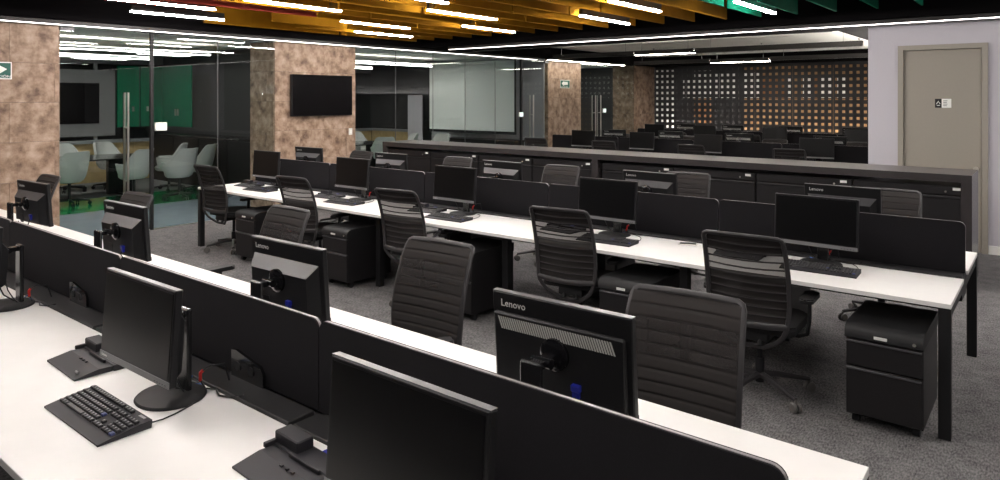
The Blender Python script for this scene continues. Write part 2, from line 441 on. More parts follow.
# glossy green panels in the corner of the left meeting room, black low cupboard below
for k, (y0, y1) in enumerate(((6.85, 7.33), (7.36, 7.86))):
    t = thing('green_panel', ['glossy green panel on the far wall, left one', 'glossy green panel on the far wall, right one in the corner'][k], 'glass panel', (FX + .03, (y0 + y1) / 2, 1.0), group='glossy green panels')
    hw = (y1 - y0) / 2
    MB().box(.0, .02, -hw, hw, .2, 1.58).build('panel_sheet', 'greengloss', t)
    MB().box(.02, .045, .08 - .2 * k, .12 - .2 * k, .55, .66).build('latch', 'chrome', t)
t = thing('green_panel', 'glossy green panel on the dark side wall', 'glass panel', (-15.75, 7.88, 1.0), group='glossy green panels')
MB().box(-.7, .65, -.02, 0, .2, 1.6).build('panel_sheet', 'greengloss', t)
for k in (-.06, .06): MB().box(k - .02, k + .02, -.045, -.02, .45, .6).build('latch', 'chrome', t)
lc = thing('low_cupboard', 'black low cupboard along the dark side wall of the left meeting room', 'cupboard', (-13.5, 7.66, 0))
MB().box(-2.7, 2.8, -.2, .22, .06, 1.02).build('body', 'cab', lc)
MB().box(-2.72, 2.82, -.22, .23, 1.02, 1.06).build('top', 'counter', lc)
MB().box(-2.65, 2.75, -.16, .22, 0, .06).build('plinth', 'black_metal', lc)
for k in range(5): MB().box(-2.68 + k * 1.1, -1.61 + k * 1.1, -.215, -.2, .09, 1.0).build('cupboard_door', 'cab', lc)
t = thing('wall_display', 'dark wall display in a grey surround at the far left of the meeting room', 'screen', (FX + .04, 5.9, 1.62))
MB().box(0, .02, -.95, .9, -.6, .85).build('surround', 'wall_mid', t); MB().box(.02, .05, -.7, .56, -.32, .56, .004).build('screen', 'tvscreen', t)
sw = thing('light_switch', 'small white switch on the dark wall of the left meeting room', 'switch', (-11.9, 7.9, 1.75))
MB().box(-.03, .03, -.01, 0, -.05, .05, .003).build('plate', 'switch', sw); MB().box(-.012, .012, -.016, -.01, -.02, .02).build('rocker', 'signwhite', sw)

def shell_mesh():
    mb = MB(); bm = mb.bm; NA, NZ = 30, 5; outer, inner = [], []
    for layer, dr in ((outer, 0), (inner, -.045)):
        for i in range(NA + 1):
            th = R(-138 + 276 * i / NA); a = abs(math.degrees(th)); c = []
            k = max(0, min(1, (a - 38) / 45)); k = k * k * (3 - 2 * k)
            top = .94 * (1 - k) + .68 * k
            for j in range(NZ + 1):
                q = j / NZ; z = .43 + (top - .43) * q
                rr = (.215 + .085 * math.sqrt(q)) + dr
                lean = .05 * q * (1 - k)
                c.append(bm.verts.new((math.sin(th) * rr, -math.cos(th) * (rr + lean) + .0, z + (0.0 if dr == 0 else (0 if j else .0)))))
            layer.append(c)
    for i in range(NA):
        for j in range(NZ):
            bm.faces.new((outer[i][j], outer[i + 1][j], outer[i + 1][j + 1], outer[i][j + 1]))
            bm.faces.new((inner[i][j], inner[i][j + 1], inner[i + 1][j + 1], inner[i + 1][j]))
        bm.faces.new((outer[i][NZ], outer[i + 1][NZ], inner[i + 1][NZ], inner[i][NZ]))
        bm.faces.new((outer[i][0], inner[i][0], inner[i + 1][0], outer[i + 1][0]))
    for i in (0, NA):
        for j in range(NZ): bm.faces.new((outer[i][j], outer[i][j + 1], inner[i][j + 1], inner[i][j]))
    return mb
def star_base(root, m='black_metal', rr=.31, zc=.10):
    for k in range(5):
        a = R(90 + 72 * k + 18); c, s_ = math.cos(a), math.sin(a)
        b = MB(); b.tube([(c * .02, s_ * .02, zc), (c * .12, s_ * .12, zc - .005), (c * rr, s_ * rr, .078)], .017, .02, n=6, radii=[1.3, 1.1, .75]); b.build('base_leg', m, root, smooth=True)
        cs = MB(); mtx = Matrix.Translation((c * rr, s_ * rr, .032)) @ Matrix.Rotation(a + .5 * k, 4, 'Z')
        for d_ in (-.016, .016):
            x = MB(); x.lathe([(.0, -.010), (.026, -.010), (.032, -.004), (.032, .004), (.026, .010), (.0, .010)], 14)
            x.xform(Matrix.Translation((d_, 0, 0)) @ Matrix.Rotation(R(90), 4, 'Y')); tmp = bpy.data.meshes.new('t'); x.bm.to_mesh(tmp); x.bm.free(); cs.bm.from_mesh(tmp); bpy.data.meshes.remove(tmp)
        cs.tube([(0, 0, .0), (0, 0, .046)], .008, n=6)
        cs.xform(mtx); cs.build('caster', 'caster' if m != 'black_metal' else 'plastic', root, smooth=True)
def make_meeting_chair():
    t = thing('meeting_chair', 'x', 'chair', group='grey meeting room chairs')
    shell_mesh().build('shell', 'chair_grey', t, smooth=True)
    c = MB(); c.lathe([(.0, .40), (.19, .40), (.225, .43), (.235, .47), (.21, .495), (.0, .50)], 24, sx=1, sy=1.02, center=(0, .03, 0)); c.build('seat_cushion', 'chair_grey', t, smooth=True)
    c = MB(); c.tube([(0, 0, .09), (0, 0, .40)], .024, n=10); c.lathe([(.0, .385), (.10, .385), (.10, .405), (0, .405)], 12); c.build('column', 'black_metal', t, smooth=True)
    star_base(t)
    return t
mc = Proto(make_meeting_chair())
for x, y, rz, lb in (
    (-13.3, 4.75, R(100), 'grey meeting chair at left edge of the glass door, partly behind the tiled column'),
    (-13.0, 5.70, R(112), 'grey meeting chair seen from behind, centre of the left meeting room'),
    (-12.6, 6.33, R(105), 'grey meeting chair nearest the glass, right of the black post'),
    (-15.25, 5.46, R(-75), 'grey meeting chair across the table, farthest left by the wood dado'),
    (-15.2, 6.2, R(-75), 'grey meeting chair across the table, second from left by the wood dado'),
    (-13.95, 6.80, R(150), 'small distant grey meeting chair by the dark cupboard, left one of two'),
    (-13.32, 7.08, R(130), 'small distant grey meeting chair by the dark cupboard, right one of two'),
    (-14.6, 12.3, R(-90), 'grey meeting chair behind the storage counter, leftmost in the projector room'),
    (-12.55, 11.25, R(60), 'grey meeting chair just left of the storage counter end, projector room'),
    (-13.1, 12.5, R(150), 'grey meeting chair left of the projection screen, above the counter'),
    (-12.2, 12.75, R(-170), 'grey meeting chair directly below the projection screen left corner'),
): mc.put((x, y, 0), rz, lb)
def meeting_table(x, y, lx, ly, label):
    t = thing('meeting_table', label, 'table', (x, y, 0))
    c = MB(); c.lathe([(.0, .71), (.97, .71), (1, .72), (1, .735), (.98, .74), (0, .74)], 40, sx=lx / 2, sy=ly / 2); c.build('table_top', 'table_dark', t)
    for s_ in (-1, 1):
        c = MB(); c.box(-.05, .05, s_ * ly * .25 - .22, s_ * ly * .25 + .22, .02, .71); c.box(-.35, .35, s_ * ly * .25 - .05, s_ * ly * .25 + .05, 0, .03); c.build('pedestal_leg', 'black_metal', t)
meeting_table(-14.2, 5.3, 1.25, 2.6, 'dark glossy meeting table between grey chairs in the left meeting room')
meeting_table(-13.6, 11.3, 1.3, 2.3, 'dark meeting table in the projector room behind the counter')
ps = thing('projection_screen', 'white pull-down projection screen with black border behind the glass', 'screen', (-11.85, 13.6, 0))
MB().box(-1.45, 1.45, -.005, .005, 1.02, 2.80).build('screen_cloth', 'proj', ps)
b = MB(); b.box(-1.5, -1.45, -.006, .006, .97, 2.80); b.box(1.45, 1.5, -.006, .006, .97, 2.80); b.box(-1.5, 1.5, -.006, .006, .97, 1.02); b.build('black_border', 'plastic', ps)
MB().box(-1.58, 1.58, -.05, .05, 2.79, 2.86, .01).build('roller_case', 'sill', ps)
b = MB(); b.tube([(-1.5, 0, .965), (1.5, 0, .965)], .014, n=8); b.build('weight_bar', 'plastic', ps)
t = thing('white_panel_board', 'pale grey board standing left of the projection screen', 'board', (-14.31, 14.05, 0))
MB().box(-.29, .29, -.02, .02, .35, 1.94, .004).build('board', 'wall_grey', t)
b = MB(); [b.box(s_ * .22 - .02, s_ * .22 + .02, -.25, .25, 0, .04) for s_ in (-1, 1)]; [b.box(s_ * .22 - .02, s_ * .22 + .02, -.02, .02, .04, .35) for s_ in (-1, 1)]; b.build('stand', 'black_metal', t)
t = thing('media_console', 'low dark console below the projection screen', 'cabinet', (-11.8, 14.05, 0))
MB().box(-1.2, 1.2, -.22, .22, .05, .74).build('body', 'cab', t); MB().box(-1.22, 1.22, -.24, .24, .74, .78).build('top', 'counter', t); MB().box(-1.1, 1.1, -.18, .2, 0, .05).build('plinth', 'plastic', t)
k = 0
for (x0, x1, y0, y1) in ((-14.88, -14.82, 1.2, 6.9), (-12.58, -12.52, 1.2, 6.9), (-14.88, -14.82, 8.6, 12.9), (-12.58, -12.52, 8.6, 12.9), (-12.28, -12.22, 15.2, 19.5)):
    t = thing('room_lamp', ['long white ceiling lamp deep in the left meeting room', 'long white ceiling lamp nearer the glass of the left meeting room', 'long white ceiling lamp deep in the projector room',
                            'long white ceiling lamp nearer the glass of the projector room', 'white ceiling lamp in the dark room behind the brown glass door'][k], 'lamp', ((x0 + x1) / 2, (y0 + y1) / 2, 2.66)); k += 1
    hx, hy = (x1 - x0) / 2, (y1 - y0) / 2
    MB().box(-hx - .01, hx + .01, -hy, hy, .005, .05).build('housing', 'wall_grey', t); MB().box(-hx, hx, -hy + .01, hy - .01, .05, .055).build('upper_lens', 'roomlamp', t); [MB().box(-.003, .003, q * hy * .8 - .003, q * hy * .8 + .003, .055, .20).build('suspension_wire', 'chin', t) for q in (-1, 1)]; MB().box(-hx, hx, -hy + .01, hy - .01, 0, .005).build('lens', 'roomlens', t)

# ------------------------------------------------------------------ wall-mounted things in the office
tv = thing('wall_television', 'large black television mounted on the tiled column', 'television', (-9.9, 7.486, 1.90))
MB().box(-.035, .03, -.63, .63, -.35, .35, .008).build('case', 'plastic', tv)
MB().box(.03, .032, -.625, .625, -.34, .35).build('screen', 'tvscreen', tv)
MB().box(-.06, -.035, -.2, .2, -.15, .15).build('wall_bracket', 'black_metal', tv)
MB().box(.03, .034, -.03, .03, -.349, -.343).build('logo_bar', 'chin', tv)
sw = thing('light_switch', 'small white switch on the tiled column right below the television', 'switch', (-9.951, 8.137, 1.25))
MB().box(0, .012, -.04, .04, -.06, .06, .004).build('plate', 'switch', sw); MB().box(.012, .018, -.018, .018, -.03, .03).build('rocker', 'signwhite', sw)
def evac_sign(y, z, sgn, label, wid=.44):
    t = thing('evacuation_sign', label, 'sign', (-9.951, y, z))
    MB().box(0, .008, -wid / 2, wid / 2, -.105, .105, .002).build('plate', 'signwhite', t)
    MB().box(.008, .010, -wid / 2 + .012, wid / 2 - .012, -.093, .093).build('green_field', 'signgreen', t)
    a = MB(); s_ = sgn
    a.prism([(s_ * p, q) for p, q in ((-.12, -.022), (.06, -.022), (.06, -.062), (.17, .018), (.06, .098 - .02), (.06, .058), (-.12, .058))], 'x', .010, .0115); a.build('arrow', 'signwhite', t)
    x = link('lettering', text_mesh('EVACUACI\u00d3N', .042, 'signwhite', align='CENTER'), t, (.0105, .04 * s_, -.085))
    x.rotation_euler = (R(90), 0, R(90)); x.scale = (1.25, 1, 1)
evac_sign(2.70, 2.187, 1, 'green evacuation arrow sign on the tiled wall at the left edge')
evac_sign(15.17, 2.216, -1, 'green evacuation arrow sign on the far tiled column')

# ------------------------------------------------------------------ perforated screen wall at the back
pw = struct_root('wall_back')
P, HS = .175, .074; X0 = -9.95
for sidx in range(8):
    mb = MB(); c0 = sidx * 6; nc = 6; nr = 16; th = .012; bm = mb.bm
    xs = [0]; 
    for c in range(nc): xs += [c * P + (P - HS) / 2, c * P + (P + HS) / 2]
    xs.append(nc * P); zs = [0]
    for r_ in range(nr): zs += [r_ * P + (P - HS) / 2, r_ * P + (P + HS) / 2]
    zs.append(2.84)
    V = {}
    for yy in (0, th):
        for i, x in enumerate(xs):
            for j, z in enumerate(zs): V[(i, j, yy)] = bm.verts.new((x + (.004 if i == 0 else (-.004 if i == len(xs) - 1 else 0)), yy, z))
    for i in range(len(xs) - 1):
        for j in range(len(zs) - 1):
            if i % 2 == 1 and j % 2 == 1:
                c4 = [(i, j), (i + 1, j), (i + 1, j + 1), (i, j + 1)]
                for a in range(4):
                    p, q = c4[a], c4[(a + 1) % 4]
                    bm.faces.new((V[(*p, 0)], V[(*q, 0)], V[(*q, th)], V[(*p, th)]))
            else:
                for yy in (0, th): bm.faces.new((V[(i, j, yy)], V[(i + 1, j, yy)], V[(i + 1, j + 1, yy)], V[(i, j + 1, yy)]))
    mb.build('perforated_panel', 'perf', pw, loc=(X0 + c0 * P, 20.34, 0))
struct(MB().box(-10.6, -1.5, 21.2, 21.3, 0, 3.0).build('wall_back', 'wall_dark'))
struct(MB().box(-10, -1.5, 20.7, 21.3, -.1, 0).build('floor', 'wall_dark'))
struct(MB().box(-10.6, -1.5, 20.36, 21.3, 2.94, 3.0).build('ceiling', 'wall_dark'))
bk = struct_root('wall_back')
def back(x0, x1, z0, z1, m): MB().box(x0, x1, 20.80, 20.84, z0, z1).build('added_backing_panel', m, bk)  # boards added to send white and amber light through the holes
back(-10.3, -9.48, .1, 2.75, 'white')
back(-9.19, -8.82, 1.86, 2.42, 'white'); back(-8.82, -8.30, 1.86, 2.7, 'white'); back(-8.82, -8.3, .1, 1.84, 'amberdim')
back(-8.16, -7.45, 1.86, 2.62, 'white'); back(-7.36, -6.75, 1.86, 2.62, 'white'); back(-7.36, -6.75, .1, 1.84, 'amber'); back(-7.36, -6.75, 2.64, 2.78, 'amber')
back(-6.73, -3.2, .1, 1.84, 'amber'); back(-6.73, -3.2, 2.5, 2.78, 'amber')
x = -6.73
for x1, m in ((-6.1, 'amberdim'), (-5.9, 'white'), (-5.6, 'amber'), (-5.38, 'white'), (-5.2, 'amberdim'), (-4.85, 'white'), (-4.7, 'amber'), (-4.42, 'white'), (-3.2, 'amber')):
    back(x, x1, 1.86, 2.48, m); x = x1
t = thing('added_backlight', 'added light line brightening the holes of the perforated screen wall', 'lamp', (-5.8, 20.52, 2.86))  # both light lines are added to make the holes glow
MB().box(-4.1, 4.0, -.04, .04, .01, .06).build('housing', 'lamp_body', t); MB().box(-4.05, 3.95, -.03, .03, 0, .01).build('lens', 'cove', t)
t = thing('added_backlight', 'added lower light line brightening the holes of the perforated screen wall', 'lamp', (-5.8, 20.52, .06))
MB().box(-4.1, 4.0, -.04, .04, -.06, -.01).build('housing', 'lamp_body', t); MB().box(-4.05, 3.95, -.03, .03, -.01, 0).build('lens', 'cove', t)

# ------------------------------------------------------------------ ceiling: lamps, light lines, felt baffles
def lamp(x, y0, y1, label, z=2.90, m='lamp', w_=.024):
    t = thing('linear_lamp', label, 'lamp', (x, (y0 + y1) / 2, z), group='linear lamps among the ceiling baffles')
    h = (y1 - y0) / 2
    MB().box(-w_, w_, -h, h, .02, .10).build('housing', 'lamp_body', t)
    MB().box(-w_, w_, -h + .004, h - .004, 0, .02).build('lens', m, t)
    for s_ in (-1, 1): MB().box(-.002, .002, s_ * h * .8 - .002, s_ * h * .8 + .002, .10, .85).build('suspension_wire', 'chin', t)
for a in (
    (-8.80, 3.82, 5.03, 'linear ceiling lamp closest to the left wall, above the glass door'),
    (-7.84, 3.16, 4.37, 'linear ceiling lamp at the top left corner beside the red baffle'),
    (-6.80, 4.13, 5.41, 'linear ceiling lamp at the top edge above the television'),
    (-7.674, 6.12, 7.40, 'linear ceiling lamp right above the television, upper one of the stacked pair'),
    (-8.70, 7.21, 8.45, 'linear ceiling lamp right above the television, lower one of the stacked pair'),
    (-5.89, 5.99, 7.30, 'linear ceiling lamp above the projection screen, upper one'),
    (-6.775, 7.62, 8.85, 'linear ceiling lamp above the projection screen, lower one'),
    (-3.785, 6.65, 7.88, 'linear ceiling lamp at the top edge right of centre among orange baffles'),
    (-4.757, 7.62, 8.89, 'linear ceiling lamp below and left of the one at top edge centre'),
    (-2.735, 7.56, 8.90, 'linear ceiling lamp farthest right, beside the green baffles'),
): lamp(*a)
for i, (x, y) in enumerate(((-5.3, 5.0), (-3.0, 5.3), (-6.4, 2.6), (-4.1, 2.9), (-1.9, 3.2), (.4, 5.6), (-7.5, .6), (-5.2, .4), (-3.0, .6), (-.8, 1.2), (1.5, 3.0), (.6, -1.2), (2.6, 6.6), (.4, 8.0), (-1.0, 6.9), (3.4, .6))):
    lamp(x, y - .7, y + .7, 'linear ceiling lamp overhead, outside the picture')
def light_line(x0, x1, y0, y1, z, label, m='strip', dark=False, up=False):
    t = thing('light_line', label, 'lamp', ((x0 + x1) / 2, (y0 + y1) / 2, z)); hx, hy = (x1 - x0) / 2, (y1 - y0) / 2
    MB().box(-hx - .012, hx + .012, -hy - .012, hy + .012, .008, .055).build('channel', 'lamp_body', t)
    MB().box(-hx, hx, -hy, hy, 0, .008).build('diffuser', 'lamp_body' if dark else m, t)
    if up:
        MB().box(-hx, hx, -hy, hy, .055, .06).build('upper_diffuser', 'uplight', t)
        for q in (-1, 1): MB().box(-hx - .012, hx + .012, *sorted((q * hy, q * (hy + .012))), .055, .10).build('channel_lip', 'lamp_body', t)
    if up:
        for q in (-.8, .8): MB().box(q * hx - .003, q * hx + .003, -.003, .003, .06, 3.10 - z).build('suspension_rod', 'chin', t)
light_line(-9.805, -9.778, -2, 13.7, ZT - .005, 'long white light line along the ceiling above the glass wall')
light_line(-9.1, 5.0, 9.825, 9.855, ZT - .0, 'long white light line across the ceiling in front of the door wall')
light_line(-9.70, -9.64, 14.0, 17.8, 2.78, 'white light line at the far left ceiling edge above the far columns', 'farlamp')
light_line(-9.5, -7.35, 13.97, 14.05, 2.80, 'dark ceiling channel left of the lit far lamp', dark=True, up=True)
light_line(-7.3, -5.95, 13.95, 14.07, 2.80, 'lit ceiling lamp in the far office, nearer one', 'farlamp', up=True)
light_line(-5.9, -2.75, 13.97, 14.05, 2.80, 'dark ceiling channel right of the nearer far lamp', dark=True, up=True)
light_line(-7.15, -5.65, 17.9, 18.06, 2.78, 'lit ceiling lamp in the far office before the perforated wall', 'farlamp', up=True)
light_line(-9.4, -7.2, 17.94, 18.02, 2.80, 'dark ceiling channel left of the lamp before the perforated wall', dark=True, up=True)
light_line(-5.6, -2.6, 17.94, 18.02, 2.80, 'dark ceiling channel right of the lamp before the perforated wall', dark=True, up=True)
def trough(x0, x1, y0, y1, label):
    t = thing('added_trough_light', label, 'lamp', ((x0 + x1) / 2, (y0 + y1) / 2, 2.84)); hx, hy = (x1 - x0) / 2, (y1 - y0) / 2
    MB().box(-hx, hx, -hy, hy, 0, .012).build('base', 'lamp_body', t)
    MB().box(-hx + .012, hx - .012, -hy + .012, hy - .012, .012, .018).build('upper_diffuser', 'troughfill', t)
    for q in (-1, 1):
        if hx > hy: MB().box(-hx, hx, *sorted((q * hy, q * (hy - .01))), .012, .07).build('lip', 'lamp_body', t)
        else: MB().box(*sorted((q * hx, q * (hx - .01))), -hy, hy, .012, .07).build('lip', 'lamp_body', t)
trough(-9.6, -2.6, 11.1, 11.2, 'added unseen trough light at the near edge of the far white ceiling')  # unseen light added to wash the far ceiling
t = thing('added_uplight', 'added long uplight, out of view, brightening the far office ceiling', 'lamp', (-1.91, 15.3, 1.95))  # added out of view to brighten the far white ceiling
MB().box(-.20, 0, -3.9, 3.9, 0, .015).build('trough_base', 'lamp_body', t)
MB().box(-.21, -.20, -3.9, 3.9, 0, .06).build('trough_lip', 'lamp_body', t)
MB().box(-.19, -.01, -3.88, 3.88, .015, .025).build('lens', 'fill_uplight', t)
for i, (x, y) in enumerate(((-7.5, 12.6), (-4.6, 12.6), (-3.2, 16.0), (-7.9, 16.1), (-5.2, 16.0))):
    t = thing('ceiling_sprinkler', ['ceiling sprinkler above the far office, front left', 'ceiling sprinkler above the far office, front right', 'ceiling sprinkler above the far office, back right', 'ceiling sprinkler above the far office, back left', 'ceiling sprinkler above the far office, back middle'][i], 'sprinkler', (x, y, 3.10))
    c = MB(); c.lathe([(0, -.035), (.018, -.035), (.012, -.02), (.012, -.006), (.035, -.004), (.035, 0), (0, 0)], 12); c.build('head', 'chin', t, smooth=True)
# felt baffles hanging in rows
ZB = 2.92
ORDW = ['first', 'second', 'third', 'fourth', 'fifth', 'sixth', 'seventh', 'eighth', 'ninth', 'tenth', 'eleventh', 'twelfth', 'thirteenth', 'fourteenth', 'fifteenth', 'sixteenth']
LAMPX = [(-8.80, 3.82, 5.03), (-7.84, 3.16, 4.37), (-6.80, 4.13, 5.41), (-7.674, 6.12, 7.40), (-8.70, 7.21, 8.45), (-5.89, 5.99, 7.30), (-6.775, 7.62, 8.85), (-3.785, 6.65, 7.88), (-4.757, 7.62, 8.89), (-2.735, 7.56, 8.90)]
for k in range(19):
    x = -1.2 - .4575 * k
    y = 9.3
    rs = random.Random(100 + k)
    first = True
    while y > 1.0:
        L = rs.choice((1.2, 1.8, 2.4)) if not first else rs.choice((1.2, 1.8, 2.4, 1.5))
        y0 = y - L; first_seg = first; first = False
        h = rs.choice((.30, .30, .36))
        if x > -3.3: m, lb, g = 'green', 'green felt baffle hanging edge-on in the right ceiling rows', 'green ceiling baffles'
        elif x < -7.3 and y0 < 5.0: m, lb, g = 'redfelt', 'red felt baffle hanging edge-on at the top left of the ceiling', 'red ceiling baffles'
        else: m, lb, g = 'orange', 'orange felt baffle hanging edge-on in the ceiling rows', 'orange ceiling baffles'
        if x < -7.3 and y0 < 5.0:
            if not (k in (14, 15) and y0 < 4.2): y = y0 - .1; continue
        blocked = any(abs(x - lx) < .045 and y0 < b and y > a for lx, a, b in LAMPX)
        if not blocked:
            if first_seg and m == 'orange': lb = 'orange felt baffle ending at the black bulkhead, %s orange one from the right' % ORDW[sum(1 for q in range(k) if -1.2 - .4575 * q <= -3.3)]
            if first_seg and m == 'green': lb = 'green felt baffle ending at the black bulkhead, %s one from the right' % ORDW[k]
            t = thing('ceiling_baffle', lb, 'ceiling baffle', (x, (y + y0) / 2, ZB), group=g)
            MB().box(-.012, .012, -L / 2 + .01, L / 2 - .01, 0, h, .003).build('felt_panel', m, t)
            for s_ in (-1, 1): MB().box(-.0015, .0015, s_ * L * .35 - .0015, s_ * L * .35 + .0015, h, 3.75 - ZB).build('suspension_wire', 'chin', t)
        y = y0 - rs.choice((.02, .04, .12))

# ------------------------------------------------------------------ storage counter and filing cabinets
ct = thing('storage_counter', 'long dark counter top with end posts over the filing cabinets', 'counter', (-4.84, 8.45, 0))
MB().box(-4.21, 4.21, -.35, .35, 1.03, 1.1025).build('counter_slab', 'counter', ct)
MB().box(-4.21, 4.21, -.35, .35, 1.1025, 1.105).build('counter_sheen_sheet', 'countertop_sheen', ct)  # paler sheet paints the bright reflection lying on the counter
for x in (-4.165, -.0, 4.165): MB().box(x - .045, x + .045, -.345, .345, 0, 1.03).build('post_panel', 'counter', ct)
def make_cabinet():
    t = thing('filing_cabinet', 'x', 'cabinet', group='filing cabinets under the counter')
    MB().box(-.505, .505, -.28, .30, .03, .985).build('carcass', 'cab', t)
    MB().box(-.49, .49, -.25, .28, 0, .03).build('plinth', 'black_metal', t)
    z = .05
    for h in (.42, .42):
        d_ = MB().box(-.498, .498, -.298, -.28, z + .006, z + h - .006, .004).build('drawer_front', 'cab', t)
        MB().box(-.498, .498, -.306, -.298, z + h - .03, z + h - .012, .003).build('finger_pull', 'black_metal', d_)
        z += h
    MB().box(-.498, .498, -.296, -.28, .90, .975, .003).build('top_rail', 'cab', t)
    MB().box(.39, .455, -.299, -.296, .945, .972).build('name_label', 'labelw', t)
    b = MB(); b.tube([(.33, -.297, .93), (.33, -.302, .93)], .01, n=10, up=(0, 0, 1)); b.build('lock', 'chrome', t)
    return t
cp = Proto(make_cabinet())
CABN = ['leftmost under the counter', 'second from left under the counter', 'third from left under the counter', 'just left of the counter middle post', 'just right of the counter middle post', 'third from right under the counter', 'second from right under the counter', 'rightmost under the counter near the door']
for i in range(8):
    x = (-8.445 + 1.02 * i) if i < 4 else (-4.24 + 1.02 * (i - 4))
    cp.put((x, 8.43, 0), 0, 'black filing cabinet ' + CABN[i])

# ------------------------------------------------------------------ work benches
def bench(x0, x1, yc, n, label):
    root = thing('work_bench', label, 'desk', (x0, yc, 0), group='white topped work benches')
    L = x1 - x0; mod = L / n
    for s_ in (-1, 1):
        y0, y1 = sorted((s_ * .13, s_ * .81))
        wt = MB().box(0, L, y0, y1, .714, .74, .0015).build('worktop', 'white_top', root)
        MB().box(.02, L - .02, *sorted((s_ * .60, s_ * .64)), .664, .714).build('support_beam', 'black_metal', root)
        for k in range(n):
            MB().box(k * mod + .012, (k + 1) * mod - .012, *sorted((s_ * .018, s_ * .128)), .728, .752, .003).build('tray_lid', 'tray', root)
    MB().box(.01, L - .01, -.128, .128, .60, .728).build('cable_tray', 'black_metal', root)
    for k in range(n):
        pts = rrect(k * mod + .003, (k + 1) * mod - .003, .752, 1.072, .035, 5, 'top')
        MB().prism(pts, 'y', -.011, .011).build('privacy_screen', 'panel', root)
        tr = MB(); path = [(p, 0, q) for p, q in pts]
        tr.tube(path, .0045, .0012, n=4, up=(0, 1, 0), closed=True, square=True); tr.build('screen_edge_trim', 'trim', root)
    for k in range(n + 1):
        x = k * mod; e = k in (0, n)
        xa = 0 if k == 0 else (L - .06 if k == n else x - .03)
        for s_ in (-1, 1):
            y = .78 if e else .63
            MB().box(xa, xa + .06, s_ * y - .03, s_ * y + .03, .0, .714, .003).build('leg', 'black_metal', root)
        MB().box(xa + .006, xa + .054, -.75 if e else -.6, .75 if e else .6, .655, .713).build('cross_rail', 'black_metal', root)
    return root
XR, XL = -.44, -8.39
YN, YM, YB, YD = 1.53, 5.26, 12.4, 16.3
bench(XL, XR, YN, 5, 'white front work bench nearest the camera with charcoal privacy screens')
bench(XL, XR, YM, 5, 'white middle work bench with five chairs along its near side')
bench(-8.45, -2.09, YB, 4, 'work bench behind the storage counter, nearer of the two far benches')
bench(-8.45, -2.09, YD, 4, 'farthest work bench before the perforated wall')
# socket plates standing on the trays of the front bench
for x, lb in ((-2.47, 'glossy black socket plate on the front bench screen beside the nearest whole monitor'), (-4.1, 'glossy black socket plate on the front bench screen at left edge')):
    t = thing('socket_plate', lb, 'socket', (x, YN - .016, .752))
    b = MB(); b.prism([(-.10, 0), (.12, 0), (.12, .05), (.10, .075), (-.07, .105), (-.10, .10)], 'y', -.012, 0); b.build('plate', 'gloss', t)
    for k in (-.05, .04):
        c = MB(); c.lathe([(0, 0), (.018, 0), (.018, .004), (.0, .004)], 14); c.xform(Matrix.Translation((k, -.012, .045)) @ Matrix.Rotation(R(90), 4, 'X')); c.build('socket_face', 'plastic2', t)

